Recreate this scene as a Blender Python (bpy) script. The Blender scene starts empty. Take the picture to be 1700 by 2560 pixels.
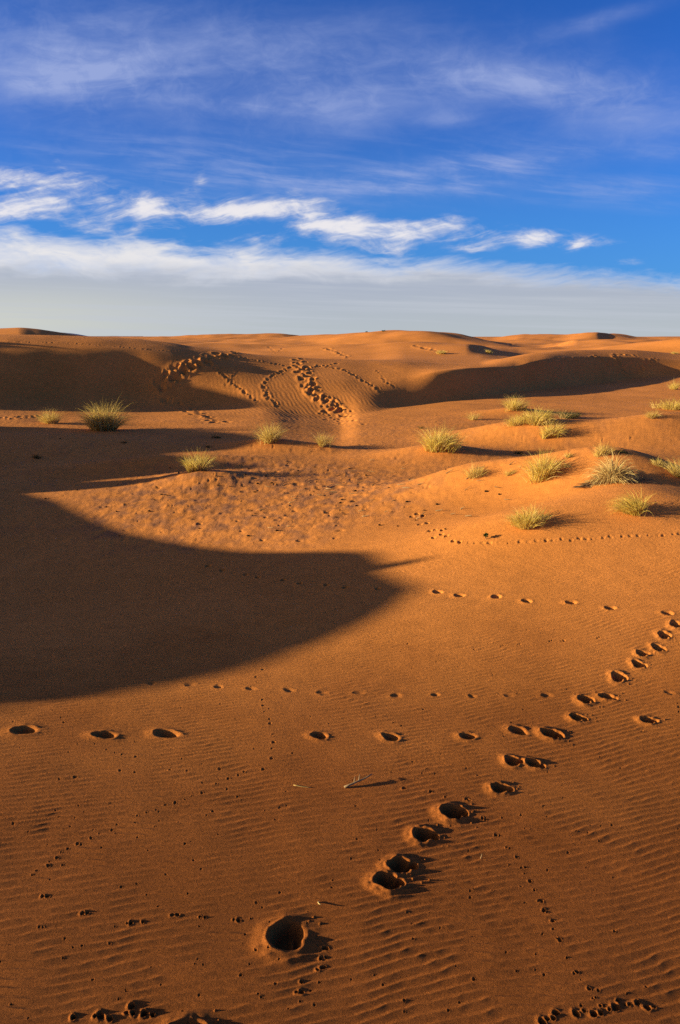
import bpy, math, random
import numpy as np
from mathutils import Vector

RES = 1.0          # mesh density of the sand sheet (1.0 for the final picture)
rng = np.random.default_rng(7)
random.seed(7)
C = bpy.context.scene.collection

# ------------------------------------------------------------------ camera
H = 3.0                                   # eye height above the basin (standing on a dune)
F, CU, CV = 1574.0, 784.0, 1180.5         # focal length and centre in photograph units (1568 x 2361)
PITCH = math.atan((CV - 775.0) / F)
cp, sp = math.cos(PITCH), math.sin(PITCH)
cam_d = bpy.data.cameras.new('camera')
cam = bpy.data.objects.new('camera', cam_d)
C.objects.link(cam)
cam.location = (0, 0, H)
cam.rotation_euler = (math.pi / 2 - PITCH, 0, 0)
cam_d.sensor_fit = 'VERTICAL'
cam_d.sensor_height = 36.0
cam_d.sensor_width = 24.0
cam_d.lens = 24.0
cam_d.clip_start = 0.05
cam_d.clip_end = 20000
bpy.context.scene.camera = cam

# ------------------------------------------------------------------ sun
ELEV = math.radians(10.5)
AZ = math.radians(6.5)                    # light travels towards +x and a little away from the viewer
TE = math.tan(ELEV)
EXPOSURE = 1.38
SKY_STRENGTH = .05
TINT = (.30, .70, 1.40)


def ray(u, v):
    """slopes of the line of sight: x = A*y, z = H + B*y"""
    X = (u - CU) / F
    k = (CV - v) / F
    Y = cp + k * sp
    return X / Y, (-sp + k * cp) / Y


# ------------------------------------------------------------------ numpy helpers
def pchip(x, y, q):
    x = np.asarray(x, float); y = np.asarray(y, float)
    h = np.diff(x); m = np.diff(y) / h
    d = np.zeros_like(y)
    same = m[:-1] * m[1:] > 0
    w1 = 2 * h[1:] + h[:-1]; w2 = h[1:] + 2 * h[:-1]
    with np.errstate(all='ignore'):
        hm = (w1 + w2) / (w1 / m[:-1] + w2 / m[1:])
    d[1:-1] = np.where(same, hm, 0)
    d[0] = 0; d[-1] = 0
    q = np.clip(q, x[0], x[-1])
    i = np.clip(np.searchsorted(x, q) - 1, 0, len(h) - 1)
    s = (q - x[i]) / h[i]
    return ((1 + 2 * s) * (1 - s) ** 2 * y[i] + s * (1 - s) ** 2 * h[i] * d[i]
            + s * s * (3 - 2 * s) * y[i + 1] + s * s * (s - 1) * h[i] * d[i + 1])


def _hash(ix, iy, seed):
    n = (ix.astype(np.int64) * 374761393 + iy.astype(np.int64) * 668265263 + seed * 982451653) & 0xffffffff
    n = ((n ^ (n >> 13)) * 1274126177) & 0xffffffff
    n = n ^ (n >> 16)
    return (n & 0xffff).astype(np.float32) / 65535.0


def noise(x, y, seed=0):
    """gradient noise, about -1..1"""
    x0 = np.floor(x); y0 = np.floor(y)
    fx = (x - x0).astype(np.float32); fy = (y - y0).astype(np.float32)
    def g(dx, dy):
        a = _hash(x0 + dx, y0 + dy, seed) * (2 * np.pi)
        return np.cos(a) * (fx - dx) + np.sin(a) * (fy - dy)
    ux = fx * fx * fx * (fx * (fx * 6 - 15) + 10); uy = fy * fy * fy * (fy * (fy * 6 - 15) + 10)
    a = g(0, 0) * (1 - ux) + g(1, 0) * ux
    b = g(0, 1) * (1 - ux) + g(1, 1) * ux
    return (a * (1 - uy) + b * uy) * 1.5


def fbm(x, y, seed=0, o=3):
    s = 0; a = 1
    for k in range(o):
        s = s + a * noise(x * 2 ** k + 17.3 * k, y * 2 ** k - 9.1 * k, seed + k)
        a *= 0.5
    return s


def sstep(a, b, x):
    t = np.clip((x - a) / (b - a), 0, 1)
    return t * t * (3 - 2 * t)


# ------------------------------------------------------------------ grid of the sand sheet
def row_list():
    ys = [0.5]
    y = 0.5
    q = 1.5 * RES / 2.306
    while y < 4200:
        th = math.atan(H / y) - PITCH
        dv = F / math.cos(th) ** 2 * H / (y * y + H * H) if th < 1.2 else 500
        dens = dv * q
        if y < 1.9: dens = min(dens, 60)
        if 4.8 < y < 9.5: dens *= 1.25
        if 19 < y < 58: dens = max(dens, 10 * RES)
        if y >= 58: dens = max(dens, RES / (0.008 * y))
        y += 1.0 / dens
        ys.append(y)
    return np.array(ys)


YR = row_list()
inner = np.linspace(-0.66, 0.66, int(1180 * RES) | 1)
out = [0.66]
st = 0.004 / RES
while out[-1] < 4.2:
    out.append(out[-1] + st); st = min(st * 1.12, .012 / RES if out[-1] < 2.7 else .07)
out = np.array(out[1:])
TC = np.concatenate([-out[::-1], inner, out])
NR, NC = len(YR), len(TC)
X = (YR[:, None] * TC[None, :])
Y = np.repeat(YR[:, None], NC, 1)


def curve(pts, mode):
    """control line over the picture -> distance and height for every column"""
    ts, ds, zs = [], [], []
    for p in pts:
        u, v, w = p
        A, B = ray(u, v)
        d = w if mode == 'd' else (w - H) / B
        ts.append(A); ds.append(d); zs.append(H + B * d)
    return pchip(ts, ds, TC), pchip(ts, zs, TC)


foot = curve([(-220, 942, .45), (0, 940, .35), (200, 938, .2), (350, 938, .1), (480, 940, .08), (600, 945, .06), (700, 958, -.14),
              (780, 965, -.25), (830, 955, -.10), (934, 938, -.05), (1084, 920, .05), (1234, 900, .1), (1384, 885, .15),
              (1480, 872, .3), (1568, 868, .4), (1800, 866, .5)], 'z')
brink = curve([(-220, 803, 29.5), (0, 798, 30.6), (190, 798, 31.9), (330, 806, 32.7), (450, 826, 33.0), (550, 850, 32.9), (650, 865, 32.9),
               (784, 872, 33.0), (850, 874, 33.3), (934, 870, 33.8), (1009, 856, 34.6), (1084, 848, 36), (1184, 845, 38.5),
               (1224, 835, 40), (1259, 828, 41.5), (1334, 822, 45), (1434, 822, 47.5), (1568, 830, 49), (1800, 832, 51)], 'd')
crest = curve([(-220, 772, 32.2), (0, 771, 33.7), (190, 775, 35.2), (300, 780, 36.2), (375, 788, 36.5), (450, 800, 36.6), (550, 813, 36.6),
               (650, 822, 37.1), (784, 829, 37.9), (850, 831, 38.2), (934, 834, 38.4), (1009, 838, 39.3), (1104, 838, 41),
               (1159, 828, 42.5), (1234, 814, 45), (1334, 807, 49), (1434, 806, 52), (1568, 815, 54), (1800, 818, 57)], 'd')
back = curve([(-220, 850, 52), (300, 835, 55), (600, 835, 58), (850, 829, 60), (934, 822, 60), (1104, 822, 60), (1159, 826, 61),
              (1234, 832, 62), (1400, 832, 64), (1568, 832, 66), (1800, 832, 68)], 'd')
duneA = curve([(-250, 764, 70), (-100, 760, 70), (0, 757, 70), (40, 756.5, 70), (80, 760, 71), (130, 768, 72), (175, 777, 73),
               (250, 790, 74), (300, 797, 75), (500, 796, 90), (784, 794, 82), (934, 792, 77), (1074, 793, 72), (1150, 806, 82),
               (1236, 814, 82), (1324, 804, 88), (1400, 797, 84), (1568, 786, 74), (1800, 780, 68)], 'd')
vA = (np.full(NC, 106.0), np.full(NC, 1.2))
duneB = curve([(-220, 788, 135), (0, 785, 175), (300, 783, 178), (450, 785, 175), (600, 781, 168), (700, 777, 158), (784, 769.5, 150),
               (859, 763, 142), (959, 761, 134), (1014, 765, 132), (1064, 774, 132), (1134, 788, 132), (1209, 804, 132),
               (1240, 806, 132), (1280, 796, 150), (1334, 783, 140), (1400, 784, 126), (1450, 787, 120), (1568, 786, 140),
               (1800, 784, 140)], 'd')
vB = (np.full(NC, 215.0), np.full(NC, 1.0))
duneC = curve([(-220, 779, 270), (0, 778, 270), (250, 778, 270), (380, 777, 270), (450, 773, 270), (575, 770, 270), (650, 771, 270),
               (700, 775, 270), (784, 778, 270), (1000, 784, 270), (1129, 780, 320), (1209, 771, 300), (1284, 772, 275),
               (1374, 767, 250), (1414, 768, 270), (1470, 777, 270), (1500, 779, 270), (1568, 778, 270), (1800, 776, 270)], 'd')
vC = (np.full(NC, 420.0), np.full(NC, 0.0))
duneD = curve([(-220, 776, 700), (0, 776, 700), (300, 776, 700), (700, 776.5, 700), (1100, 777, 700), (1480, 777, 700),
               (1530, 776, 700), (1800, 775.6, 700)], 'd')
last = (np.full(NC, 4200.0), np.full(NC, 0.0))
zero = lambda d, z=0.0: (np.full(NC, float(d)), np.full(NC, float(z)))
drop = pchip([-2, -.5, -.37, -.27, -.18, 0, .05, .25, .30, .5], [1.0, 1.0, 1.0, .9, .5, .3, .12, .12, .3, .4], TC)
lee = (crest[0] + 5, crest[1] - drop)
knots = [zero(0.3), zero(8), zero(15), foot, brink, crest, lee, back, duneA, vA, duneB, vB, duneC, vC, duneD, last]
Z = np.empty((NR, NC))
for c in range(NC):
    Z[:, c] = pchip([k[0][c] for k in knots], [k[1][c] for k in knots], YR)

# gentle sideways lie of the foreground and the basin
tilt = pchip([0, 2.4, 3.6, 5, 7, 9, 13, 18, 24], [-.075, -.075, -.07, -.04, .055, .10, .035, .015, 0], YR)[:, None]
xx = np.clip(X, -6, 9)
Z += tilt * xx * sstep(26, 18, Y) * sstep(14, 8, np.abs(X))


def mound(u, v, zg, h, sx, sy, rot=0.0, p=2.0):
    """a sand mound whose top is seen at (u, v) with its ground at height zg"""
    global Z
    A, B = ray(u, v)
    y = (zg + h - H) / B
    x = A * y
    a, b = X - x, Y - y
    c, s = math.cos(rot), math.sin(rot)
    r2 = ((a * c + b * s) / sx) ** 2 + ((-a * s + b * c) / sy) ** 2
    Z = Z + h * np.exp(-0.5 * r2 ** (p / 2))


mound(170, 960, .55, .30, 2.6, 1.3, -.05)        # ledge under the two golden tufts on the left
mound(622, 1012, .0, .24, .8, .5)
mound(742, 1024, .0, .14, .6, .4)
mound(470, 1078, .0, .22, .8, .5)
mound(380, 1045, .0, .25, 1.8, .45, .12)
mound(1012, 1024, .05, .30, 1.0, .6)
mound(1225, 965, .1, .58, 1.5, .9, -.25)
mound(1190, 935, .1, .25, 1.0, .6)
mound(1560, 942, .2, .80, 1.8, 1.0, .2)
mound(1250, 1095, .12, .42, 1.6, .8)
mound(1085, 1098, .1, .30, .9, .55)
mound(1420, 1090, .12, .55, 1.1, .8)
mound(1452, 1174, .15, .34, .9, .7)
mound(1215, 1206, .15, .28, .9, .6)
mound(1390, 1045, .1, .2, .9, .5)

def hit(u, v):
    """point of the sand seen at photograph position (u, v)"""
    A, B = ray(u, v)
    j = np.clip(np.searchsorted(TC, A), 1, NC - 1)
    f = (A - TC[j - 1]) / (TC[j] - TC[j - 1])
    zc = ZB[:, j - 1] * (1 - f) + ZB[:, j] * f
    g = zc - (H + B * YR)
    i = int(np.argmax(g > 0))
    if i == 0: i = 1
    w = g[i - 1] / (g[i - 1] - g[i])
    y = YR[i - 1] * (1 - w) + YR[i] * w
    return A * y, y, H + B * y


def height(x, y):
    t = x / y
    j = int(np.clip(np.searchsorted(TC, t), 1, NC - 1)); i = int(np.clip(np.searchsorted(YR, y), 1, NR - 1))
    f = (t - TC[j - 1]) / (TC[j] - TC[j - 1]); g = (y - YR[i - 1]) / (YR[i] - YR[i - 1])
    return ((Z[i - 1, j - 1] * (1 - f) + Z[i - 1, j] * f) * (1 - g) + (Z[i, j - 1] * (1 - f) + Z[i, j] * f) * g)


def pxm(y, z=0.0):
    return F / (y * cp + (H - z) * sp)


ZB = Z.copy()
# dune outside the picture on the left: it throws the large shadow over the basin
edge_px = [(2500, -900), (1800, -700), (1680, -220), (1645, -70), (1622, 0), (1606, 200), (1582, 350), (1542, 560), (1490, 705),
           (1450, 805), (1410, 885), (1375, 935), (1352, 956), (1332, 908), (1315, 872), (1302, 890), (1291, 965), (1284, 1000), (1276, 860),
           (1270, 560), (1252, 420), (1228, 300), (1200, 220), (1165, 150), (1145, 90), (1132, 40), (1118, 130), (1104, 330),
           (1090, 560), (1075, 600), (1060, 480), (1047, 405), (1030, 560), (1012, 610), (1000, 560), (993, 420), (987, 150), (980, -80), (960, -100), (945, -100),
           (934, 612), (915, 560), (895, 470), (870, 385), (845, 325), (820, 265), (803, 200), (795, 80), (788, -80), (782, -150)]
ey, eh = [], []
XR0, XR1 = 9.0, .62
for v, u in edge_px:
    x, y, ze = hit(u, v)
    ta = math.tan(AZ)
    # ridge point (xr, yr) on the sun line through (x, y): yr = y - (x - xr) * ta, xr = -(XR0 + XR1 * yr)
    yr = (y - (x + XR0) * ta) / (1 + XR1 * ta)
    xr = -(XR0 + XR1 * yr)
    ey.append(yr); eh.append(max(0.05, ze + (x - xr) / math.cos(AZ) * TE))
o = np.argsort(ey)
ey = np.array(ey)[o]; eh = np.array(eh)[o]
hr = pchip(ey, eh, YR)
hr = hr * sstep(44, 37, YR) * sstep(1.5, 3.5, YR)
s_ = X + (XR0 + XR1 * YR[:, None])
prof = np.where(s_ > 0, hr[:, None] - .50 * (np.sqrt(s_ * s_ + .09) - .3), hr[:, None] - .14 * (np.sqrt(s_ * s_ + .09) - .3))
Z = np.where(s_ > -60, np.maximum(Z, prof), Z)

# large soft unevenness
Z += (.02 * fbm(X / 2.3, Y / 1.9, 3, 2) * (.22 + .78 * sstep(9, 13, Y)) * sstep(60, 30, Y))
Z += .0035 * fbm(X / .8, Y / .6, 33, 2) * sstep(30, 15, Y)
Z += .35 * fbm(X / 16, Y / 16, 8, 3) * sstep(58, 80, Y) * sstep(900, 400, Y)


ZB = Z.copy()

# ------------------------------------------------------------------ wind ripples
wx = X + .35 * noise(X / 1.3, Y / 1.3, 11)
wob = .13 * noise(X / 1.1, Y / .9, 12) + .034 * noise(X / .30, Y / .16, 13) + .010 * noise(X / .09, Y / .05, 14)
ph = (Y - (.25 * X + .012 * X * X)) + wob * .55
lam = .050
w = (ph / lam) % 1.0
saw = np.where(w < .68, w / .68, (1 - w) / .32)
saw = saw ** 1.5
amp = .0058 * (0.6 + .7 * np.clip(.5 + .8 * fbm(X / 1.3, Y / .8, 21, 2), 0, 1.2)) * (1 + .35 * noise(X / .22, Y / .06, 23))
amp *= sstep(11.5, 7.5, Y)
RP = amp * (saw - .5)
# ripples down the nose of the long dune
ph2 = X * .93 + (Y - 30) * .35 + .12 * noise(X / .8, Y / .8, 31)
w2 = (ph2 / .19) % 1.0
nose_mask = np.exp(-(((X + 1.0) / 4.0) ** 2 + ((Y - 29.5) / 4.0) ** 2))
RP += .010 * nose_mask * (np.abs(w2 * 2 - 1) - .5)
# trodden, lumpy floor of the basin
soft_ = sstep(9, 13, Y) * sstep(30, 24, Y)
patch = sstep(.15, .9, np.exp(-(((X + 1.6) / 3.6) ** 2 + ((Y - 13.3) / 3.3) ** 2) ** 1.3) * 1.3 + .25 * fbm(X / 1.5, Y / 1.5, 41, 2))
lump = fbm(X / .20, Y / .30, 42, 4)
FORE_SHADE = sstep(7.6, 3.2, Y + .9 * fbm(X / 1.6, Y / 1.2, 61, 3) - .12 * X)  # mask for the painted foreground shade, fading with distance
CRUST = patch * np.clip(.25 + .9 * fbm(X / .28, Y / .42, 52, 4), 0, 1) + .35 * soft_ * np.clip(fbm(X / .5, Y / .8, 55, 3), 0, 1)
RP += patch * (.008 * lump - .012 * np.clip(fbm(X / .33, Y / .5, 47, 2) - .35, 0, 1))
soft = soft_
RP += soft * .004 * fbm(X / .16, Y / .22, 45, 2)


def block(x, y, R):
    i0, i1 = np.searchsorted(YR, [y - R, y + R])
    if i1 <= i0 + 1: i0 = max(0, i0 - 1); i1 = min(NR, i1 + 1)
    ts = [(x + sx * R) / max(.3, y + sy * R) for sx in (-1, 1) for sy in (-1, 1)]
    j0, j1 = np.searchsorted(TC, [min(ts), max(ts)])
    return slice(i0, i1), slice(max(0, j0 - 1), j1 + 1)


ST = np.zeros_like(Z)


def stamp(x, y, L, W, rot, depth, rim, seed, ridge=0.0, sharp=1.0, clear=True):
    """one sunken print: L, W half axes in metres"""
    R = 2.4 * max(L, W)
    bi, bj = block(x, y, R)
    a, b = X[bi, bj] - x, Y[bi, bj] - y
    if a.size == 0: return
    c, s = math.cos(rot), math.sin(rot)
    p = (a * c + b * s) / L; q = (-a * s + b * c) / W
    ang = np.arctan2(q, p)
    rr = np.sqrt(p * p + q * q)
    rnd = np.random.default_rng(seed)
    ph_ = rnd.uniform(0, 6.28, 4)
    rr = rr / (1 + .09 * np.sin(2 * ang + ph_[0]) + .05 * np.sin(3 * ang + ph_[1]) + .02 * np.sin(5 * ang + ph_[2]))
    hole = -depth * (1 - sstep(.5 if sharp > .5 else .1, 1.05, rr))
    back_ = .5 - .5 * np.cos(ang - .5 * np.sin(ph_[3]))           # more sand is pushed up on one side
    rimz = rim * np.exp(-((rr - 1.18) / .17) ** 2) * (.35 + .55 * back_ + .25 * np.sin(3 * ang + ph_[3]))
    rimz += rim * .85 * np.exp(-((rr - 1.45) / .42) ** 2) * (.15 + .85 * back_)
    if ridge:
        hole += ridge * np.exp(-((p - .25) / .17) ** 2) * np.exp(-(q / .75) ** 2)
        hole += ridge * .6 * np.exp(-(((p - .75) / .2) ** 2 + ((q + .3) / .3) ** 2))
    ST[bi, bj] += hole + rimz * (1 + .3 * noise(a / (.6 * L), b / (.6 * L), seed))
    if clear:
        RP[bi, bj] *= sstep(1.0, 1.7, rr)


def px_stamp(u, v, lw, lh, rot, depth, rim, seed, **k):
    """lw: width in photograph units of the whole hole; lh: its depth along the ground relative to lw"""
    x, y, z = hit(u, v)
    m = lw / pxm(y, z) / 2 * .92
    stamp(x, y, m, m * lh, rot, depth, rim * .55, seed, **k)


sd = 100
# walk across the picture
for u, v, lw in [(58, 1684, 62), (243, 1695, 54), (385, 1693, 60), (737, 1697, 44), (902, 1700, 46), (1080, 1698, 42), (1196, 1686, 48)]:
    sd += 1
    px_stamp(u, v, lw, .62, rng.uniform(-.25, -.05), .052, .014, sd, sharp=.4)
# walk up the right side, deeper
trail = [(665, 2160, 90, .86, .0, .085, .020), (902, 2036, 74, .66, .25, .075, .022), (932, 1999, 74, .6, -.15, .07, .02),
         (985, 1927, 62, .72, .05, .065, .02), (1052, 1876, 64, .8, -.1, .075, .024), (1160, 1819, 54, .6, 0, .055, .018),
         (1188, 1757, 50, .6, -.2, .06, .016), (1236, 1762, 50, .5, -.3, .05, .016), (1278, 1694, 54, .7, -.45, .07, .02),
         (1335, 1655, 44, .6, -.2, .055, .015), (1354, 1614, 42, .8, -.3, .06, .016), (1404, 1607, 44, .5, -.15, .04, .014),
         (1430, 1562, 40, .9, -.35, .06, .016), (1475, 1532, 36, .75, -.25, .05, .014), (1484, 1507, 34, .7, -.2, .045, .012),
         (1520, 1494, 34, .8, -.25, .045, .014), (1534, 1465, 32, .9, -.25, .05, .014), (1562, 1440, 34, .8, -.2, .05, .014),
         (1500, 1662, 44, .55, -.25, .045, .014), (432, 2392, 90, .8, .1, .07, .022)]
for u, v, lw, lh, r, d, rm in trail:
    sd += 1
    x, y, z = hit(u, v)
    m = lw / pxm(y, z) / 2
    L_, W_ = m * (.74 if lw < 80 else .95), m * lh * .95
    if lw > 80: x += m * .2
    stamp(x - m * .24, y, L_, W_, r, d * .86, rm * .8, sd, ridge=d * .3)
    ca, sa = math.cos(r), math.sin(r)
    if lw < 80: stamp(x + m * .50 * ca, y + m * .50 * sa + m * .12 * (-1) ** sd, L_ * .52, W_ * .62, r + .3, d * .7, rm * .2, sd + 5000, clear=False)
    for q in range(5):                                   # crumbs thrown forward by the foot
        a_ = r + rng.uniform(-.9, .9); rr_ = m * rng.uniform(1.15, 1.8)
        stamp(x + rr_ * math.cos(a_), y + rr_ * math.sin(a_), m * .09, m * .07, a_, -m * .10 * rng.random(), 0, sd + 6000 + q, clear=False)
# old, half blown over prints
for u, v in [(505, 1583), (580, 1588), (668, 1591), (745, 1597), (830, 1597), (915, 1603), (1005, 1602), (1090, 1605), (1175, 1603),
             (1262, 1603), (1385, 1598), (1545, 1597), (350, 1575), (440, 1578)]:
    sd += 1
    px_stamp(u, v, rng.uniform(22, 34), .75, rng.uniform(-.3, .1), rng.uniform(.004, .010), .003, sd, sharp=0, clear=False)
for u, v in [(480, 1305), (513, 1315), (567, 1325), (594, 1331), (653, 1337), (691, 1345), (753, 1349), (796, 1354), (871, 1357)]:
    sd += 1
    px_stamp(u, v, 15, .9, 0, .035, .008, sd)
for u, v in [(1010, 1365), (1060, 1373), (1145, 1376), (1215, 1386), (1318, 1389), (1408, 1402), (1540, 1414)]:
    sd += 1
    px_stamp(u, v, 26, .8, rng.uniform(-.2, .1), .024, .012, sd)
for k in range(26):
    sd += 1
    f = (k + rng.uniform(-.35, .35)) / 25
    px_stamp(1075 + 495 * f, 1252 - 22 * f ** 1.4 + rng.normal(0, 1.6), rng.uniform(6, 15), .8, rng.uniform(-.3, .3), rng.uniform(.003, .014), .005, sd)
for u, v in [(962, 1185), (950, 1192), (985, 1206), (968, 1210), (1003, 1222), (1018, 1232), (992, 1224), (1030, 1236), (1045, 1248),
             (1000, 1240), (1060, 1250), (975, 1190), (1020, 1222)]:
    sd += 1
    px_stamp(u, v, 12, .9, 0, .05, .012, sd)


def dots(pts, size, depth, rim, gap, jit, pair=False):
    """small animal prints along a line"""
    global sd
    for (u0, v0), (u1, v1) in zip(pts[:-1], pts[1:]):
        n = max(1, int(math.hypot(u1 - u0, (v1 - v0) * 1.6) / gap))
        for k in range(n):
            f = (k + rng.uniform(-.2, .2)) / n
            u = u0 + (u1 - u0) * f + rng.normal(0, jit); v = v0 + (v1 - v0) * f + rng.normal(0, jit * .5)
            if rng.random() < .08: continue
            for q in range(2 if pair and rng.random() < .7 else 1):
                sd += 1
                px_stamp(u + q * size * rng.uniform(.6, 1.1), v + q * size * rng.uniform(-.35, .35), size * rng.uniform(.45, 1.2),
                         rng.uniform(.6, 1.0), rng.uniform(-.4, .4), depth * rng.uniform(.5, 1.2), rim * .85, sd, clear=False)


dots([(600, 1545), (585, 1590), (600, 1615), (628, 1670), (637, 1710), (622, 1750), (605, 1775), (545, 1785), (465, 1829), (338, 1873),
      (250, 1912), (160, 1955), (60, 2030)], 8, .010, .004, 22, 3)
dots([(130, 1625), (120, 1640), (150, 1665), (185, 1692), (240, 1730), (330, 1745)], 6, .008, .003, 22, 4)
dots([(1080, 1845), (1130, 1905), (1165, 1950), (1205, 1998), (1232, 2055), (1270, 2120), (1287, 2165), (1305, 2205), (1325, 2240),
      (1370, 2300), (1410, 2340)], 9, .013, .005, 30, 3, True)
dots([(60, 2030), (95, 2065), (185, 2105), (235, 2117), (290, 2132), (335, 2123), (392, 2112), (465, 2113), (530, 2117), (605, 2132)],
     11, .015, .006, 40, 3, True)
dots([(750, 2195), (735, 2232), (700, 2262), (660, 2310)], 15, .020, .008, 30, 5, True)
dots([(180, 2345), (260, 2345), (310, 2322), (370, 2352)], 20, .022, .012, 28, 6, True)
dots([(1240, 2360), (1290, 2335), (1360, 2340), (1430, 2310), (1530, 2330)], 18, .02, .008, 30, 8, True)
dots([(930, 1818), (990, 1824), (1030, 1838), (1090, 1850)], 14, .014, .006, 40, 3)
dots([(1540, 1655), (1568, 1640), (1568, 1590)], 6, .01, .004, 14, 3)
dots([(930, 1490), (1010, 1430), (1100, 1330), (1200, 1265)], 3, .006, .002, 14, 2)
dots([(1090, 1500), (1200, 1485), (1440, 1470)], 6, .01, .003, 50, 8, True)
dots([(560, 1780), (440, 1770), (390, 1775), (130, 1790)], 8, .01, .004, 60, 6)
for k in range(300):                                     # lone pits and crumbs all over the foreground
    sd += 1
    u = rng.uniform(0, 1568); v = 1420 + 930 * rng.random() ** 1.1
    if v < 1600 and u < 900: continue
    s = rng.uniform(3, 7) * (.5 + .7 * (v - 1400) / 900)
    px_stamp(u, v, s, rng.uniform(.5, 1), rng.uniform(-.5, .5), rng.uniform(.004, .009), rng.uniform(.001, .003), sd, clear=False)


def trod(pts, width, size, depth, n, rim=.3):
    """trampled track: many overlapping prints along a line"""
    global sd
    pts = np.array(pts, float)
    seg = np.hypot(*np.diff(pts, axis=0).T); cum = np.r_[0, np.cumsum(seg)]
    for k in range(n):
        f = (k + rng.uniform(-.4, .4)) / n * cum[-1]
        u = np.interp(f, cum, pts[:, 0]); v = np.interp(f, cum, pts[:, 1])
        sd += 1
        x, y, z = hit(u + rng.uniform(-.5, .5) * width, v + rng.uniform(-.5, .5) * width * .35)
        s = size * rng.uniform(.55, 1.1)
        stamp(x, y, s, s * rng.uniform(.9, 1.5), rng.uniform(-.6, .6), depth * .55 * rng.uniform(.4, 1.2), depth * rim * .45, sd, sharp=0, clear=False)


for k in range(220):                                     # old half filled prints all over the basin floor
    sd += 1
    u = rng.normal(600, 230); v = rng.normal(1140, 60)
    if not (60 < u < 1000 and 1000 < v < 1265): continue
    px_stamp(u, v, 5 + 30 * rng.random() ** 2, rng.uniform(.4, 1), rng.uniform(-.6, .6), rng.uniform(.004, .022), .006, sd, sharp=rng.choice([0, 1]), clear=False)
trod([(540, 814), (490, 828), (440, 848), (400, 868), (365, 895)], 44, .20, .15, 84)
trod([(372, 915), (430, 942), (470, 958), (515, 975)], 26, .16, .08, 40)
trod([(685, 830), (700, 862), (715, 895), (745, 925), (800, 958)], 38, .17, .13, 92)
trod([(745, 940), (775, 965), (820, 975)], 50, .13, .08, 30)
trod([(668, 848), (625, 868), (606, 888), (615, 912), (640, 938)], 8, .13, .08, 30)
trod([(385, 858), (430, 836), (480, 815)], 5, .12, .08, 18)
trod([(497, 850), (540, 885), (600, 930)], 5, .11, .07, 24)
trod([(570, 835), (535, 870), (520, 890)], 3, .08, .04, 14)
trod([(540, 822), (600, 832), (680, 848)], 3, .10, .05, 16)
trod([(735, 842), (790, 852), (840, 878), (880, 905)], 5, .13, .08, 26)
trod([(700, 850), (760, 842), (784, 836)], 4, .12, .06, 12)
trod([(870, 855), (890, 880), (915, 895)], 4, .10, .05, 12)
trod([(20, 788), (150, 790), (300, 802), (430, 813), (500, 816)], 3, .08, .035, 36)
trod([(1300, 832), (1350, 828), (1378, 820), (1390, 832), (1404, 847)], 4, .17, .11, 22)
trod([(1416, 816), (1426, 834), (1440, 855)], 9, .18, .12, 22)
trod([(1466, 862), (1490, 842), (1512, 826)], 4, .17, .11, 14)
trod([(1420, 818), (1480, 820)], 5, .15, .07, 10)
trod([(755, 803), (785, 815), (806, 826)], 5, .4, .2, 14)
trod([(620, 800), (640, 815), (655, 800)], 2, .25, .1, 12)
trod([(955, 798), (1000, 806), (1030, 812)], 6, .4, .15, 14)
trod([(1280, 800), (1310, 790), (1330, 786)], 8, .5, .2, 16)
trod([(0, 965), (60, 962), (110, 958)], 14, .10, .05, 30)
trod([(860, 990), (1000, 960), (1200, 905), (1400, 905), (1550, 905)], 60, .06, .018, 60)
trod([(1100, 1000), (1300, 1030), (1500, 1010)], 70, .06, .014, 40)

Z = Z + RP + ST

# ------------------------------------------------------------------ materials
def nodes(name):
    m = bpy.data.materials.new(name); m.use_nodes = True
    nt = m.node_tree; nt.nodes.clear()
    return m, nt, nt.nodes, nt.links


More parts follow.
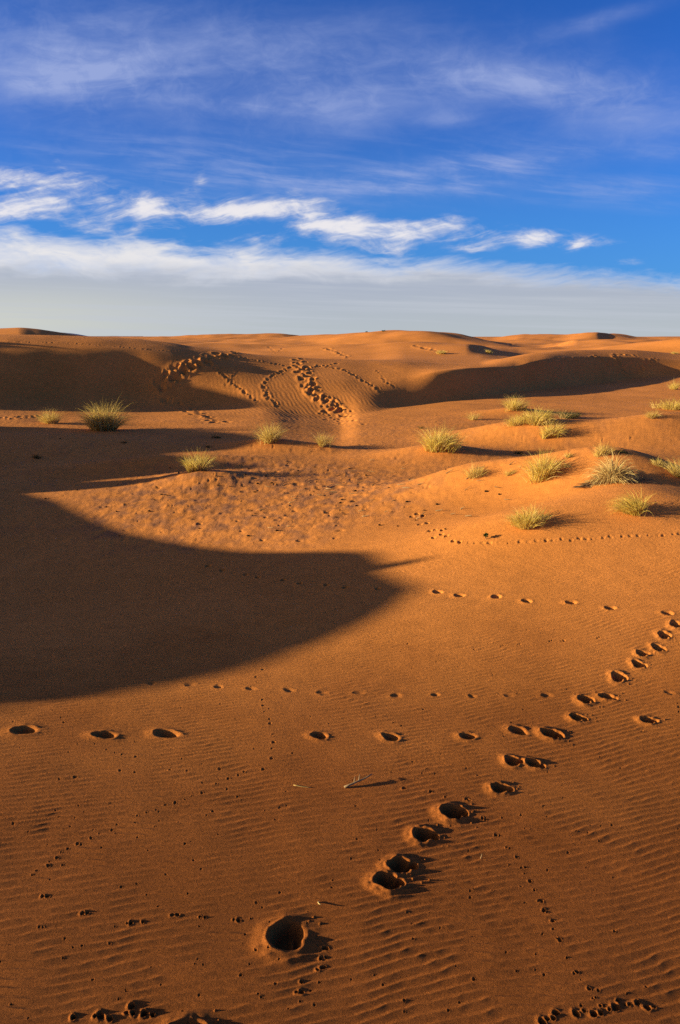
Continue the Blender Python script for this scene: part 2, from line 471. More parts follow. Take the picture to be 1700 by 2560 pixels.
def sand_material():
    m, nt, N, L = nodes('sand')
    out_ = N.new('ShaderNodeOutputMaterial'); b = N.new('ShaderNodeBsdfPrincipled')
    b.inputs['Roughness'].default_value = .95
    b.inputs['Specular IOR Level'].default_value = .08
    tc = N.new('ShaderNodeTexCoord')
    big = N.new('ShaderNodeTexNoise'); big.inputs['Scale'].default_value = .35; big.inputs['Detail'].default_value = 4
    mid = N.new('ShaderNodeTexNoise'); mid.inputs['Scale'].default_value = 6; mid.inputs['Detail'].default_value = 5
    fin = N.new('ShaderNodeTexNoise'); fin.inputs['Scale'].default_value = 75; fin.inputs['Detail'].default_value = 6; fin.inputs['Roughness'].default_value = .95
    for n in (big, mid, fin): L.new(tc.outputs['Object'], n.inputs['Vector'])
    r1 = N.new('ShaderNodeValToRGB')
    r1.color_ramp.elements[0].position = .3; r1.color_ramp.elements[0].color = (.50, .168, .034, 1)
    r1.color_ramp.elements[1].position = .7; r1.color_ramp.elements[1].color = (.60, .204, .046, 1)
    L.new(big.outputs['Fac'], r1.inputs['Fac'])
    def mul(a, fac, lo, hi):
        mr = N.new('ShaderNodeMapRange'); mr.inputs['From Min'].default_value = .25; mr.inputs['From Max'].default_value = .75
        mr.inputs['To Min'].default_value = lo; mr.inputs['To Max'].default_value = hi
        L.new(fac, mr.inputs['Value'])
        x = N.new('ShaderNodeMix'); x.data_type = 'RGBA'; x.blend_type = 'MULTIPLY'; x.inputs['Factor'].default_value = 1
        L.new(a, x.inputs['A']); L.new(mr.outputs['Result'], x.inputs['B'])
        return x.outputs['Result']
    c = mul(r1.outputs['Color'], mid.outputs['Fac'], .88, 1.10)
    c = mul(c, fin.outputs['Fac'], .30, 1.70)
    cr = N.new('ShaderNodeAttribute'); cr.attribute_name = 'crust'
    mx = N.new('ShaderNodeMix'); mx.data_type = 'RGBA'; mx.inputs['B'].default_value = (.27, .105, .045, 1)
    L.new(cr.outputs['Fac'], mx.inputs['Factor']); L.new(c, mx.inputs['A']); c = mx.outputs['Result']
    co_ = N.new('ShaderNodeAttribute'); co_.attribute_name = 'fore_shade'      # dim light of the foreground, painted into the sand colour
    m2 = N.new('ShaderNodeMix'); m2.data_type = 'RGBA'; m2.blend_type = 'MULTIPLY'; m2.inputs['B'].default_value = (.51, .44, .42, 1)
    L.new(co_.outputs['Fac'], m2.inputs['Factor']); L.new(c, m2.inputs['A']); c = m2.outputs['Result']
    L.new(c, b.inputs['Base Color'])
    bump1 = N.new('ShaderNodeBump'); bump1.inputs['Strength'].default_value = 1; bump1.inputs['Distance'].default_value = .0060
    L.new(fin.outputs['Fac'], bump1.inputs['Height'])
    f2 = N.new('ShaderNodeTexNoise'); f2.inputs['Scale'].default_value = 30; f2.inputs['Detail'].default_value = 6; f2.inputs['Roughness'].default_value = .78
    L.new(tc.outputs['Object'], f2.inputs['Vector'])
    bump2 = N.new('ShaderNodeBump'); bump2.inputs['Strength'].default_value = 1; bump2.inputs['Distance'].default_value = .0045
    L.new(f2.outputs['Fac'], bump2.inputs['Height']); L.new(bump1.outputs['Normal'], bump2.inputs['Normal'])
    L.new(bump2.outputs['Normal'], b.inputs['Normal'])
    L.new(b.outputs['BSDF'], out_.inputs['Surface'])
    return m


SAND = sand_material()


def sheet(name, mask):
    """faces of the grid where mask is true, as one mesh"""
    fi, fj = np.nonzero(mask)
    q = np.stack([fi * NC + fj, fi * NC + fj + 1, (fi + 1) * NC + fj + 1, (fi + 1) * NC + fj], 1)
    used, inv = np.unique(q.ravel(), return_inverse=True)
    co = np.stack([X.ravel()[used], Y.ravel()[used], Z.ravel()[used]], 1).astype(np.float32)
    me = bpy.data.meshes.new(name)
    me.vertices.add(len(co)); me.vertices.foreach_set('co', co.ravel())
    me.loops.add(len(inv)); me.loops.foreach_set('vertex_index', inv.astype(np.int32))
    n = len(q)
    me.polygons.add(n)
    me.polygons.foreach_set('loop_start', np.arange(0, 4 * n, 4, dtype=np.int32))
    me.polygons.foreach_set('loop_total', np.full(n, 4, dtype=np.int32))
    me.polygons.foreach_set('use_smooth', np.ones(n, dtype=bool))
    me.update(calc_edges=True)
    at = me.attributes.new('crust', 'FLOAT', 'POINT'); at.data.foreach_set('value', CRUST.ravel()[used].astype(np.float32))
    at = me.attributes.new('fore_shade', 'FLOAT', 'POINT'); at.data.foreach_set('value', FORE_SHADE.ravel()[used].astype(np.float32))
    me.materials.append(SAND)
    ob = bpy.data.objects.new(name, me); C.objects.link(ob)
    ob['kind'] = 'structure'
    return ob


yf = YR[:-1, None]
sheet('sand_ground', np.broadcast_to(yf < foot[0][None, :-1], (NR - 1, NC - 1)))
sheet('dune_ridge', (yf >= foot[0][None, :-1]) & (yf < back[0][None, :-1]))
sheet('distant_dunes', np.broadcast_to(yf >= back[0][None, :-1], (NR - 1, NC - 1)))
# ground behind the viewer
me = bpy.data.meshes.new('sand_behind')
z0 = float(np.median(Z[0]))
vs = [(-3000, -3000, z0 - .1), (3000, -3000, z0 - .1), (3000, -2, z0 - .1), (2.1, .5, z0 - .02), (-2.1, .5, z0 - .02), (-3000, -2, z0 - .1)]
me.from_pydata(vs, [], [(0, 1, 2, 3, 4, 5)]); me.materials.append(SAND)
ob = bpy.data.objects.new('sand_behind', me); C.objects.link(ob); ob['kind'] = 'structure'

# ------------------------------------------------------------------ plants
def plant_material(name, c0, c1, trans=.45):
    m, nt, N, L = nodes(name)
    o_ = N.new('ShaderNodeOutputMaterial'); mx = N.new('ShaderNodeMixShader'); mx.inputs[0].default_value = trans
    d = N.new('ShaderNodeBsdfDiffuse'); t = N.new('ShaderNodeBsdfTranslucent')
    at = N.new('ShaderNodeAttribute'); at.attribute_name = 'tint'
    r = N.new('ShaderNodeValToRGB')
    r.color_ramp.elements[0].color = (*c0, 1); r.color_ramp.elements[1].color = (*c1, 1)
    L.new(at.outputs['Fac'], r.inputs['Fac'])
    L.new(r.outputs['Color'], d.inputs['Color']); L.new(r.outputs['Color'], t.inputs['Color'])
    L.new(d.outputs[0], mx.inputs[1]); L.new(t.outputs[0], mx.inputs[2]); L.new(mx.outputs[0], o_.inputs['Surface'])
    return m


M_GOLD = plant_material('golden_grass', (.42, .27, .05), (.74, .53, .15))
M_GREEN = plant_material('olive_grass', (.44, .31, .050), (.82, .60, .15))
M_STRAW = plant_material('dry_straw', (.34, .21, .07), (.62, .44, .19), .2)
M_DARK = plant_material('dark_leaves', (.022, .030, .010), (.05, .055, .018), .2)
M_WOOD = plant_material('dead_wood', (.12, .075, .04), (.28, .18, .10), 0)
M_PELLET = plant_material('dark_pellet', (.02, .013, .009), (.05, .03, .02), 0)


def tag(o, label, cat, group=None):
    o['label'] = label; o['category'] = cat
    if group: o['group'] = group


def mesh_obj(name, V, Fc, T, mat, parent=None, smooth=False):
    me = bpy.data.meshes.new(name); me.from_pydata(V, [], Fc); me.update()
    a = me.attributes.new('tint', 'FLOAT', 'FACE'); a.data.foreach_set('value', np.array(T, np.float32))
    if smooth: me.polygons.foreach_set('use_smooth', [True] * len(Fc))
    me.materials.append(mat)
    o = bpy.data.objects.new(name, me); C.objects.link(o)
    if parent: o.parent = parent
    return o


def blade(V, Fc, T, p, d, length, droop, wid, tint, seg=6, flow=(0, 0)):
    """a narrow curved leaf: two strips folded along the midrib"""
    d = Vector(d).normalized()
    side = d.cross(Vector((random.gauss(0, 1), random.gauss(0, 1), random.gauss(0, .3))))
    side = side.normalized() if side.length > 1e-4 else Vector((1, 0, 0))
    q = Vector(p); n0 = len(V)
    step = length / seg
    for k in range(seg + 1):
        w = wid * (1 - (k / seg) ** 1.6) + .0006
        V.append(q - side * w * .5); V.append(q + side * w * .5)
        if k < seg:
            q = q + d * step
            d = (d + Vector((flow[0], flow[1], -droop)) * (step / length) * (1 + k * .35)).normalized()
    for k in range(seg):
        a = n0 + 2 * k
        Fc.append((a, a + 1, a + 3, a + 2)); T.append(tint)


def tuft(label, u, v, hpx, wpx, mat=None, n=300, lean=(0, 0), droop=.6, spread=.9, stems=None, name='grass_tuft', cat='grass tuft',
         straw=.42, sink=.02, base=.28, wid=.0085):
    mat = mat or M_GREEN
    x, y, z = hit(u, v)
    m = 1 / pxm(y, z)
    h, w = hpx * m, wpx * m
    V, Fc, T = [], [], []
    V2, F2, T2 = [], [], []
    wid = wid * max(.5, min(1.4, h / .5))
    n = int(n * 1.5)
    subs = [(0, 0, .8)] + [(random.uniform(-.36, .36) * w, random.uniform(-.22, .22) * w, random.uniform(.3, .7)) for _ in range(4)]
    for k in range(n):
        r = math.sqrt(random.random()) * w * base; a = random.uniform(0, 2 * math.pi)
        cx, cy, cl = subs[min(int(random.expovariate(1.1)), len(subs) - 1)]
        r *= cl
        px, py = cx + r * math.cos(a), cy + r * math.sin(a) * .8
        pz = height(x + px, y + py) - z - sink
        out_ = spread * (r / (w * base + 1e-6)) * random.uniform(.4, 1.45)
        d = (math.cos(a) * out_ + random.gauss(0, .2) + lean[0], math.sin(a) * out_ + random.gauss(0, .2) + lean[1], 1)
        ln = h * (.62 + .5 * cl) * random.uniform(.65, 1.35) * (1.15 if random.random() < .12 else 1)
        if random.random() < straw:
            blade(V2, F2, T2, (px, py, pz), d, ln * random.uniform(.8, 1.15), droop * 1.2, wid * .8, random.random())
        else:
            blade(V, Fc, T, (px, py, pz), d, ln, droop, wid, random.random())
    ob = mesh_obj(name, V, Fc, T, mat)
    ob.location = (x, y, z)
    tag(ob, label, cat)
    if F2: mesh_obj('dry_stems', V2, F2, T2, M_STRAW, ob)
    return ob


tuft('tallest golden grass tuft on the sandy ledge at the left, under the dark dune face', 246, 992, 62, 84, M_GOLD, 620, spread=1.0, droop=.9, base=.3)
tuft('low golden grass tuft, the smaller and left one on the left ledge', 121, 976, 32, 50, M_GOLD, 300, lean=(-.15, 0), droop=.8)
tuft('golden grass tuft with a long shadow, below the widest trampled track', 624, 1018, 40, 66, M_GOLD, 380, spread=1.1)
tuft('small pale grass tuft at the right end of the long shadow below the trampled track', 743, 1027, 30, 40, M_GOLD, 220, lean=(.1, 0))
tuft('spiky pale grass tuft standing in shade near the lit sliver of sand on the left', 461, 1085, 44, 58, M_GREEN, 300, spread=1.1, droop=.45, straw=.4)
tuft('broad olive grass tuft with straw coloured left flank, alone in mid basin', 1014, 1034, 48, 92, M_GREEN, 620, lean=(.12, 0), droop=.8, base=.34)
tuft('tiny dark green sprig behind the left edge of the broad olive tuft', 971, 988, 8, 14, M_DARK, 60, straw=0)
tuft('thin grass tuft topping the bright mound, rearmost of that mound', 1186, 944, 30, 66, M_GREEN, 360, straw=.4)
tuft('drooping grass tuft on the left shoulder of the bright mound', 1190, 978, 26, 66, M_GREEN, 380, lean=(-.2, 0), droop=1.2)
tuft('thickest olive grass tuft on the crown of the bright mound', 1240, 975, 36, 92, M_GREEN, 620, lean=(.2, 0), droop=1.0)
tuft('grass tuft hanging down the right end of the bright mound', 1272, 1004, 36, 60, M_GREEN, 400, lean=(.1, -.1), droop=.9)
tuft('greyish sprawling grass tuft right of the bright mound, casting a streaked shadow', 1308, 964, 26, 76, M_DARK, 260, lean=(.3, 0), droop=1.2, straw=.45)
tuft('small faint grass tuft between the broad olive tuft and the bright mound', 1091, 968, 20, 34, M_GOLD, 140)
tuft('sprawling grass tuft crowning the mound cut by the right edge of the photo', 1552, 944, 28, 100, M_GREEN, 520, droop=1.2, straw=.4)
tuft('straw coloured tuft drooping over the left lip of the mound at the right edge', 1507, 962, 22, 40, M_GOLD, 200, lean=(-.3, -.1), droop=1.4)
tuft('little round grass tuft beyond the right edge mound, in front of the dune foot', 1551, 898, 20, 26, M_GREEN, 140)
tuft('flat dark green sprig on open sand below the bright mound', 1195, 1046, 9, 30, M_DARK, 120, spread=1.4, straw=0)
tuft('tiny yellow sprout left of the pale tuft with the dark green sprig', 1311, 1054, 13, 20, M_GOLD, 80)
tuft('pale wispy grass tuft behind the dead straw heap', 1392, 1046, 24, 48, M_GOLD, 200)
tuft('dark green creeping sprig right beside the pale wispy tuft', 1434, 1042, 10, 40, M_DARK, 140, spread=1.6, droop=1.3, straw=0)
tuft('upright yellow green grass tuft with a curved shadow, on the middle mound', 1252, 1096, 50, 78, M_GREEN, 460, droop=.7)
tuft('pale short grass tuft on the left crest of the middle mound', 1092, 1098, 28, 52, M_GOLD, 260)
tuft('pale stubby sprout between the two tufts of the middle mound', 1172, 1094, 13, 28, M_GOLD, 110)
tuft('tiny straw sprout left of the dead straw heap', 1307, 1076, 10, 22, M_GOLD, 70)
tuft('green grass tuft combed over to the left, in front of the dead straw heap', 1463, 1182, 52, 70, M_GREEN, 480, lean=(-.55, 0), droop=.9, straw=.15)
tuft('nearest grass tuft, pale and fan shaped, with a trailing left side', 1214, 1212, 44, 88, M_GREEN, 460, lean=(-.15, 0), droop=.9, straw=.35)
tuft('low pale grass tuft right of the dead straw heap', 1516, 1072, 18, 46, M_GOLD, 180, droop=1.2)
tuft('grass tuft cut by the right edge, level with the dead straw heap', 1562, 1098, 40, 40, M_GOLD, 260)
tuft('dark sprig in the deep shade of the basin, the larger right one', 498, 1010, 9, 32, M_DARK, 120, spread=1.5, straw=0)
tuft('dark sprig in the deep shade of the basin, the smaller left one', 481, 1031, 7, 16, M_DARK, 60, spread=1.5, straw=0)
tuft('dark sprig in the shade under the tallest golden tuft', 286, 1021, 7, 22, M_DARK, 70, spread=1.5, straw=0)
tuft('dark sprig in the shade at the far left of the basin', 86, 1056, 12, 26, M_DARK, 80, spread=1.2, straw=0)
tuft('far pale shrub on the flat sand behind the long dune, the largest there', 1016, 816, 9, 40, M_GOLD, 220, name='desert_shrub', cat='shrub', wid=.04)
tuft('far green shrub at the foot of the dark lee face', 1126, 815, 8, 18, M_GREEN, 140, name='desert_shrub', cat='shrub', wid=.04)
tuft('tiny dark shrub on the highest far crest, the left one', 845, 766, 3, 8, M_DARK, 60, name='desert_shrub', cat='shrub', straw=0, wid=.06)
tuft('tiny dark shrub on the highest far crest, the right one', 884, 764, 4, 10, M_DARK, 60, name='desert_shrub', cat='shrub', straw=0, wid=.06)
tuft('pale far shrub at the right edge, on the sand behind the long dune', 1556, 816, 6, 26, M_GOLD, 120, name='desert_shrub', cat='shrub', wid=.04)


def stalks(u, v, specs, name, label, cat, mat, group=None, child=None):
    """round stems as tapered bent tubes; specs: list of (point list, radius)"""
    x, y, z = hit(u, v)
    V, Fc, T = [], [], []
    for pts, r in specs: tube(V, Fc, T, pts, r)
    o_ = mesh_obj(name, V, Fc, T, mat, None, True); o_.location = (x, y, z)
    tag(o_, label, cat, group)
    return o_


def tube(V, Fc, T, pts, r, sides=6):
    n0 = len(V); tint = random.random(); n = len(pts)
    for k, p in enumerate(pts):
        p = Vector(p)
        d = (Vector(pts[min(k + 1, n - 1)]) - Vector(pts[max(k - 1, 0)])).normalized()
        a = d.cross(Vector((0.1, .2, 1))).normalized(); b = d.cross(a)
        rr = r * (1 - .55 * k / max(1, n - 1))
        for s in range(sides):
            t = 2 * math.pi * s / sides
            V.append(p + (a * math.cos(t) + b * math.sin(t)) * rr)
    for k in range(n - 1):
        for s in range(sides):
            s2 = (s + 1) % sides
            Fc.append((n0 + k * sides + s, n0 + k * sides + s2, n0 + (k + 1) * sides + s2, n0 + (k + 1) * sides + s)); T.append(tint)
    Fc.append(tuple(n0 + s for s in range(sides))[::-1]); T.append(tint)
    Fc.append(tuple(n0 + (n - 1) * sides + s for s in range(sides))); T.append(tint)


# heap of dead straw on its own mound
x, y, z = hit(1412, 1108); m = 1 / pxm(y, z)
V, Fc, T, V2, F2, T2 = [], [], [], [], [], []
for k in range(900):
    r = abs(random.gauss(0, .38)); a = random.uniform(0, 2 * math.pi)
    px, py = r * math.cos(a) * 52 * m, r * math.sin(a) * 30 * m
    pz = height(x + px, y + py) - z - .02
    top = random.random() < .5
    d = (math.cos(a) * .9 * r * 2 + random.gauss(0, .4), math.sin(a) * .6 + random.gauss(0, .4), 1.3 if top else .7)
    blade(V, Fc, T, (px, py, pz), d, random.uniform(38, 95) * m * (1.15 - min(.7, r)), 1.3, .010, random.random(), 6)
for k in range(170):
    s = random.choice((-1, -1, 1)); f = random.random()
    px, py = s * f * 70 * m, random.gauss(0, 9) * m - f * 10 * m
    pz = height(x + px, y + py) - z + .01
    blade(V2, F2, T2, (px, py, pz), (s * 1.0, random.gauss(-.15, .3), .12), random.uniform(18, 40) * m, .35, .010, random.random(), 5)
heap = mesh_obj('straw_heap', V, Fc, T, M_STRAW); heap.location = (x, y, z)
tag(heap, 'sprawling heap of dead brown straw over a sand mound, on the right', 'dead grass')
mesh_obj('trailing_stems', V2, F2, T2, M_WOOD, heap)

# seedling with a round head
x, y, z = hit(1120, 1243); m = 1 / pxm(y, z)
V, Fc, T = [], [], []
tube(V, Fc, T, [(0, 0, -.02), (.004, 0, 6 * m), (-.003, 0, 11 * m)], .006)
sp_ = mesh_obj('seedling', V, Fc, T, M_WOOD, None, True); sp_.location = (x, y, z)
tag(sp_, 'single dark seedling with a round leafy head on a bare stem, on smooth sand', 'seedling')
V, Fc, T = [], [], []
for k in range(110):
    d = (random.gauss(0, 1), random.gauss(0, 1), random.gauss(.5, .7))
    blade(V, Fc, T, (random.gauss(0, .008), random.gauss(0, .008), random.uniform(7, 11) * m), d, random.uniform(4, 8) * m, .1, .012, random.random(), 3)
mesh_obj('leaf_head', V, Fc, T, M_DARK, sp_)


def px_stick(label, u0, v0, u1, v1, r, lift, name='dry_twig', mat=None, cat='twig', group=None, forks=0, bend=.03):
    a = hit(u0, v0); b = hit(u1, v1)
    o_ = Vector(a); e = Vector(b); n = 7
    pts = []
    side = (e - o_).cross(Vector((0, 0, 1))).normalized()
    L_ = (e - o_).length
    for k in range(n):
        f = k / (n - 1)
        p = o_.lerp(e, f) + side * L_ * bend * math.sin(math.pi * f)
        p.z = height(p.x, p.y) + r * .6 + lift * f
        pts.append(p - o_)
    specs = [(pts, r)]
    for q in range(forks):
        k = 2 + q
        d = (pts[-1] - pts[0]).normalized() * .3 + side * random.choice((-.4, .4))
        specs.append(([pts[k], pts[k] + d * L_ * .25 + Vector((0, 0, r)), pts[k] + d * L_ * .5 + Vector((0, 0, r))], r * .6))
    V, Fc, T = [], [], []
    for p_, rr in specs: tube(V, Fc, T, p_, rr)
    t_ = mesh_obj(name, V, Fc, T, mat or M_WOOD, None, True); t_.location = o_
    tag(t_, label, cat, group)
    return t_


px_stick('brown forked twig lying on rippled sand in the foreground, its right end raised', 794, 1816, 858, 1796, .008, .035, mat=M_WOOD, forks=2)
px_stick('thin pale straw lying flat left of the forked twig', 677, 1811, 717, 1817, .0035, .004, 'dry_straw', M_STRAW, 'straw')
px_stick('short curled straw standing on the sand behind the nearest deep footprint', 735, 2079, 740, 2090, .004, .012, 'dry_straw', M_STRAW, 'straw', bend=.25)
px_stick('tiny upright twig with a thin shadow, right of the doubled footprints', 1108, 1979, 1111, 1975, .003, .02)
G = 'dry twigs scattered over the basin floor'
k = 0
while k < 60:
    u = random.gauss(880, 190); v = random.gauss(1120, 55)
    if not (560 < u < 1320 and 1030 < v < 1235): continue
    a = random.gauss(.1, .5); l = random.uniform(7, 22)
    px_stick('short thin dry twig lying on the trodden basin floor', u, v, u + l * math.cos(a), v - l * .35 * math.sin(a), random.uniform(.005, .010), random.uniform(.0, .05),
             group=G, bend=random.uniform(-.12, .12))
    k += 1
# dark animal droppings
proto = None
k = 0
while k < 70:
    u = random.gauss(600, 260); v = random.gauss(1130, 60)
    if not (90 < u < 1350 and 1010 < v < 1245): continue
    x, y, z = hit(u, v)
    if proto is None:
        import bmesh
        bm = bmesh.new(); bmesh.ops.create_icosphere(bm, subdivisions=2, radius=1)
        for q in bm.verts:
            q.co *= 1 + .16 * math.sin(5 * q.co.x + 3 * q.co.y) + .1 * math.cos(7 * q.co.z)
            q.co.z *= .7
        me = bpy.data.meshes.new('dark_dropping'); bm.to_mesh(me); bm.free(); me.materials.append(M_PELLET)
        me.polygons.foreach_set('use_smooth', [True] * len(me.polygons))
        o_ = proto = bpy.data.objects.new('dark_dropping', me)
    else:
        o_ = proto.copy()
    C.objects.link(o_)
    s = random.uniform(.010, .024)
    o_.location = (x, y, height(x, y) + s * .35); o_.scale = (s * random.uniform(1, 1.8), s, s); o_.rotation_euler = (0, 0, random.uniform(0, 6))
    tag(o_, 'small dark dropping lying on the trodden basin floor', 'dropping', 'dark droppings on the basin floor')
    k += 1

# far rise on the horizon, its haze painted into the grey colour
V, Fc = [], []
n = 40
for k in range(n + 1):
    f = k / n
    u = 60 + (330 - 60) * f
    A, B = ray(u, 775)
    yy = 2600 + 160 * f
    hh = 21 * math.sin(math.pi * min(1, f * 1.6 + .12) ** .8 * .98) * (1 - f) ** .6 + 1.2 * math.sin(19 * f)
    for dy, hz in ((-160, -30), (-40, max(1, hh) * .8), (0, max(1, hh)), (200, -30)):
        V.append((A * (yy + dy), yy + dy, hz + (2.0 if hz > 0 else 0)))
for k in range(n):
    for s in range(3):
        a = 4 * k + s
        Fc.append((a, a + 4, a + 5, a + 1))
hm, nt, N, L = nodes('hill_haze')
o_ = N.new('ShaderNodeOutputMaterial'); d = N.new('ShaderNodeBsdfDiffuse'); nz = N.new('ShaderNodeTexNoise'); nz.inputs['Scale'].default_value = .02
rp = N.new('ShaderNodeValToRGB'); rp.color_ramp.elements[0].color = (.26, .27, .30, 1); rp.color_ramp.elements[1].color = (.36, .36, .38, 1)
tcn = N.new('ShaderNodeTexCoord'); L.new(tcn.outputs['Object'], nz.inputs['Vector']); L.new(nz.outputs['Fac'], rp.inputs['Fac'])
L.new(rp.outputs['Color'], d.inputs['Color']); L.new(d.outputs[0], o_.inputs['Surface'])
me = bpy.data.meshes.new('hazy_hill'); me.from_pydata(V, [], Fc); me.materials.append(hm)
o_ = bpy.data.objects.new('hazy_hill', me); C.objects.link(o_); o_['kind'] = 'structure'


# ------------------------------------------------------------------ sun and sky
sun_d = bpy.data.lights.new('sun', 'SUN'); sun_d.energy = 5.0; sun_d.angle = math.radians(.65); sun_d.color = (1, .90, .56)
sun = bpy.data.objects.new('sun', sun_d); C.objects.link(sun)
sun.location = (-20, -2, 12)
dirv = Vector((math.cos(ELEV) * math.cos(AZ), math.cos(ELEV) * math.sin(AZ), -math.sin(ELEV)))
sun.rotation_euler = dirv.to_track_quat('-Z', 'Y').to_euler()

wd = bpy.data.worlds.new('World'); bpy.context.scene.world = wd; wd.use_nodes = True
nt = wd.node_tree; N = nt.nodes; L = nt.links; N.clear()
wo = N.new('ShaderNodeOutputWorld'); bg = N.new('ShaderNodeBackground'); bg.inputs['Strength'].default_value = .1
sky = N.new('ShaderNodeTexSky'); sky.sky_type = 'NISHITA'; sky.sun_disc = False
sky.sun_elevation = ELEV
sky.sun_rotation = math.atan2(-dirv.x, -dirv.y)
L.new(sky.outputs['Color'], bg.inputs['Color']); L.new(bg.outputs['Background'], wo.inputs['Surface'])
sky.dust_density = 0.2; sky.ozone_density = 4.0; sky.air_density = 1.0; sky.altitude = 800


class E:
    """tiny expression builder for shader maths"""
    def __init__(s, k): s.k = k
    @staticmethod
    def op(o, *a):
        n = N.new('ShaderNodeMath'); n.operation = o
        for i, x in enumerate(a):
            if isinstance(x, E): L.new(x.k, n.inputs[i])
            else: n.inputs[i].default_value = x
        return E(n.outputs[0])
    def __add__(s, o): return E.op('ADD', s, o)
    __radd__ = __add__
    def __sub__(s, o): return E.op('SUBTRACT', s, o)
    def __rsub__(s, o): return E.op('SUBTRACT', o, s)
    def __mul__(s, o): return E.op('MULTIPLY', s, o)
    __rmul__ = __mul__
    def __truediv__(s, o): return E.op('DIVIDE', s, o)


def smooth(x, a, b):
    n = N.new('ShaderNodeMapRange'); n.interpolation_type = 'SMOOTHSTEP'
    n.inputs['From Min'].default_value = a; n.inputs['From Max'].default_value = b
    L.new(x.k, n.inputs['Value'])
    return E(n.outputs['Result'])


def tex(a, b, sx, sy, detail=6, rough=.55, dist=.0, off=0.0):
    c = N.new('ShaderNodeCombineXYZ')
    L.new((a * sx).k, c.inputs[0]); L.new((b * sy).k, c.inputs[1]); c.inputs[2].default_value = off
    n = N.new('ShaderNodeTexNoise'); n.inputs['Scale'].default_value = 1; n.inputs['Detail'].default_value = detail
    n.inputs['Roughness'].default_value = rough; n.inputs['Distortion'].default_value = dist
    L.new(c.outputs[0], n.inputs['Vector'])
    return E(n.outputs['Fac'])


tc = N.new('ShaderNodeTexCoord'); sep = N.new('ShaderNodeSeparateXYZ'); L.new(tc.outputs['Generated'], sep.inputs[0])
dx, dy, dz = E(sep.outputs[0]), E(sep.outputs[1]), E(sep.outputs[2])
ay = E.op('MAXIMUM', E.op('ABSOLUTE', dy), .12)
SA = dx / ay; SB = dz / ay                      # horizontal and vertical slope of the line of sight
SAc = E.op('MINIMUM', E.op('MAXIMUM', SA, -.9), .9)


def skyp(u, v):
    return ray(u, v)


def blobs(lst, A_, B_):
    tot = None
    for u, v, su, sv, amp, *rot in lst:
        a0, b0 = skyp(u, v); a1, _ = skyp(u + su, v); _, b1 = skyp(u, v - sv)
        da = (A_ - a0); db = (B_ - b0)
        if rot: db = db - da * rot[0]
        p = da / (a1 - a0); q = db / (b1 - b0)
        g = E.op('EXPONENT', (p * p + q * q) * -.5) * amp
        tot = g if tot is None else tot + g
    return tot


# slow wandering of the coordinates gives the wisps their curl
w1 = tex(SA, SB, 5, 12, 3, .5, 0, 3.1) - .5
w2 = tex(SA, SB, 9, 14, 3, .5, 0, 7.7) - .5
A2 = SA + w1 * .10; B2 = SB + w2 * .030 + w1 * .012
# cirrus veil
SH = SB + SA * -.05
ci = smooth(tex(A2, SH + w2 * .02, 4.0, 17, 9, .62, .4, 1.0), .36, .78)
ci2 = smooth(tex(A2, SB + A2 * .10, 7, 60, 8, .6, .3, 9.0), .40, .80)
ci3 = smooth(tex(A2, SB, 22, 34, 8, .65, .6, 4.0), .35, .8)
veil = blobs([(100, 165, 110, 40, .55), (230, 185, 170, 45, .40), (560, 130, 420, 75, .38), (120, 60, 300, 70, .36), (850, 160, 300, 60, .25), (1110, 170, 130, 28, .42, -.10),
              (1390, 225, 150, 40, .62, -.10), (1330, 190, 190, 40, .3), (820, 235, 150, 35, .30), (1040, 275, 50, 14, .45), (780, 280, 90, 25, .3),
              (1480, 300, 160, 40, .25), (1390, 45, 80, 14, .42, .25), (350, 250, 350, 60, .22)], SA, SB)
streak = blobs([(940, 410, 230, 30, .66, .09), (1170, 378, 90, 16, .5), (1150, 440, 250, 22, .40), (250, 345, 260, 30, .30), (420, 400, 300, 35, .42),
                (640, 420, 150, 30, .40), (1450, 430, 130, 22, .36), (1500, 345, 180, 14, .35, -.05), (600, 245, 150, 14, .35), (1520, 475, 60, 12, .22),
                (900, 330, 400, 26, .14)], SA, SB)
a_ci = E.op('MINIMUM', veil * (ci * .58 + ci3 * .36 + .24) + streak * (ci2 * .78 + ci3 * .2 + .12), .80)
# bright broken clouds
nz = tex(A2, B2, 13, 34, 8, .58, .35, 2.0)
nf = tex(A2, B2, 42, 90, 6, .6, .5, 5.0)
cum = blobs([(35, 415, 95, 19, 1.35, -.06), (60, 462, 100, 20, .95), (20, 488, 55, 14, 1.15), (140, 375, 22, 20, .32, -1.2), (190, 440, 40, 30, .30),
             (305, 478, 42, 19, 1.0), (400, 485, 75, 16, .72), (540, 492, 60, 15, .95), (630, 484, 70, 18, .62), (715, 490, 42, 24, .62, -.5), (735, 524, 42, 7, .8),
             (822, 522, 32, 14, 1.0), (912, 528, 44, 13, .85), (990, 522, 60, 18, .5, .2), (925, 568, 26, 10, .7), (825, 566, 36, 9, .7), (875, 574, 30, 9, .25),
             (1060, 538, 90, 15, .36), (1082, 574, 38, 7, .95), (1170, 560, 60, 12, .6), (1235, 549, 38, 10, 1.0, .15), (1322, 557, 32, 11, .95, .2),
             (1390, 556, 40, 10, .3), (1452, 603, 34, 8, .72, .15), (208, 512, 38, 13, .7), (446, 414, 14, 22, .55), (425, 440, 40, 22, .22),
             (325, 530, 60, 14, .6), (520, 488, 220, 24, .34), (1040, 545, 200, 20, .26), (780, 522, 60, 16, .5), (650, 555, 80, 12, .5)], A2, B2)
nm = tex(A2, B2 + A2 * .06, 24, 62, 8, .62, .5, 21.0)
fib = tex(A2 + w2 * .04, B2 - A2 * .16, 16, 120, 7, .62, .6, 31.0)
gate = E.op('MINIMUM', cum * 2.4, 1.0)
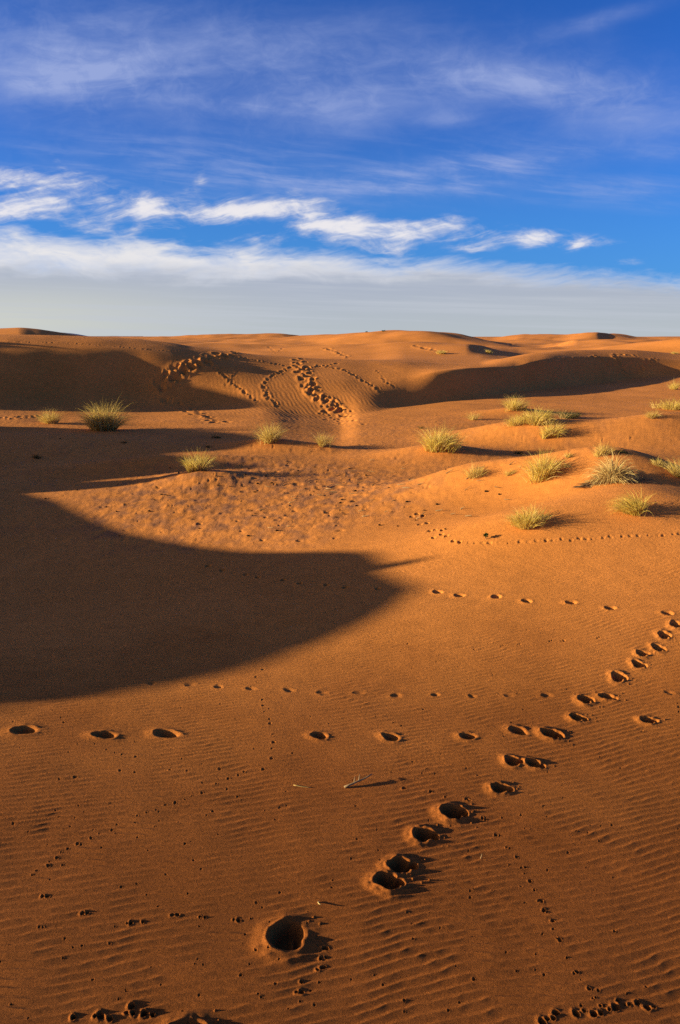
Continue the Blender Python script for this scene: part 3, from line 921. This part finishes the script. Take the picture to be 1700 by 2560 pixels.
dens = cum * .84 + ((nz - .5) * 1.5 + (nm - .5) * 1.5 + (fib - .5) * 1.3 + (nf - .5) * .6) * gate
a_cu = smooth(dens, .12, 1.55) * .97
# long bank of cloud above the horizon
_, bl0 = skyp(0, 528); _, bl1 = skyp(1568, 648)
al0, _ = skyp(0, 590); al1, _ = skyp(1568, 590)
line = (SAc - al0) * ((bl1 - bl0) / (al1 - al0)) + bl0
fdep = line - SB                                # how far below the upper edge of the bank
bn = tex(A2, B2, 9, 40, 7, .58, .3, 12.0) - .5
bn2 = tex(SA, SB, 3, 60, 5, .55, .2, 15.0) - .5
leftw = smooth(SA, .35, -.45)                   # the bank is thicker and whiter towards the left
edge = fdep + bn * (leftw * .060 + .022) + (fib - .5) * .022 + (nm - .5) * .018
a_bank = smooth(edge, -.012, .024)
a_bank = E.op('MAXIMUM', a_bank, smooth(SB, .035, .015) * .9)
white = smooth(fdep + bn * .04 + bn2 * .02 + (nm - .5) * .02 + (1 - leftw) * .012 - leftw * .030, .036, .0)
a_bank = a_bank * E.op('MINIMUM', white * leftw * (nz * 1.2 + nm * .5 - .02) + (1 - white * leftw), 1.0)


def mixc(fac, ca, cb):
    m = N.new('ShaderNodeMix'); m.data_type = 'RGBA'
    L.new(fac.k, m.inputs['Factor'])
    for x, nme in ((ca, 'A'), (cb, 'B')):
        if isinstance(x, tuple): m.inputs[nme].default_value = (*x, 1)
        else: L.new(x, m.inputs[nme])
    return m.outputs['Result']


K = 1 / (SKY_STRENGTH * 2 ** EXPOSURE)
def col(r, g, b): return (r * K, g * K, b * K)


tint = N.new('ShaderNodeMix'); tint.data_type = 'RGBA'; tint.blend_type = 'MULTIPLY'; tint.inputs['Factor'].default_value = 1
sd_ = (dx * -dirv.x + dy * -dirv.y + dz * -dirv.z)      # towards the sun the sky is hazy and bright, away from it deep blue
L.new(mixc(smooth(sd_, .40, .90), TINT, (5.0, 2.2, .9)), tint.inputs['B'])
L.new(sky.outputs['Color'], tint.inputs['A'])
base = tint.outputs['Result']
base = mixc(smooth(SB, .30, .06) * .55, base, col(.085, .31, .69))       # paler towards the horizon
c = mixc(a_ci, base, col(.37, .45, .75))
low = smooth(SB, .085, .0)
grey = mixc(low, col(.41, .46, .57), col(.47, .52, .56))
lefth = smooth(SA, .0, -.5) * smooth(SB, .10, .02)
grey = mixc(lefth, grey, col(.60, .62, .58))
lay = smooth(tex(SA, SB + SA * .03, 2.2, 75, 6, .6, .3, 41.0), .42, .70)
grey = mixc(lay * .6, grey, col(.53, .57, .64))
bank = mixc(white, grey, col(.80, .79, .81))
c = mixc(a_bank, c, bank)
cu_c = mixc(smooth(dens, .5, 1.3), col(.60, .62, .74), col(.86, .83, .85))
c = mixc(a_cu * (1 - smooth(fdep, .0, .03)), c, cu_c)
L.new(c, bg.inputs['Color'])
bg.inputs['Strength'].default_value = SKY_STRENGTH

sc = bpy.context.scene
sc.cycles.use_denoising = False           # keep the grain of the sand
sc.view_settings.view_transform = 'Standard'; sc.view_settings.look = 'None'
sc.view_settings.exposure = EXPOSURE; sc.view_settings.gamma = 1
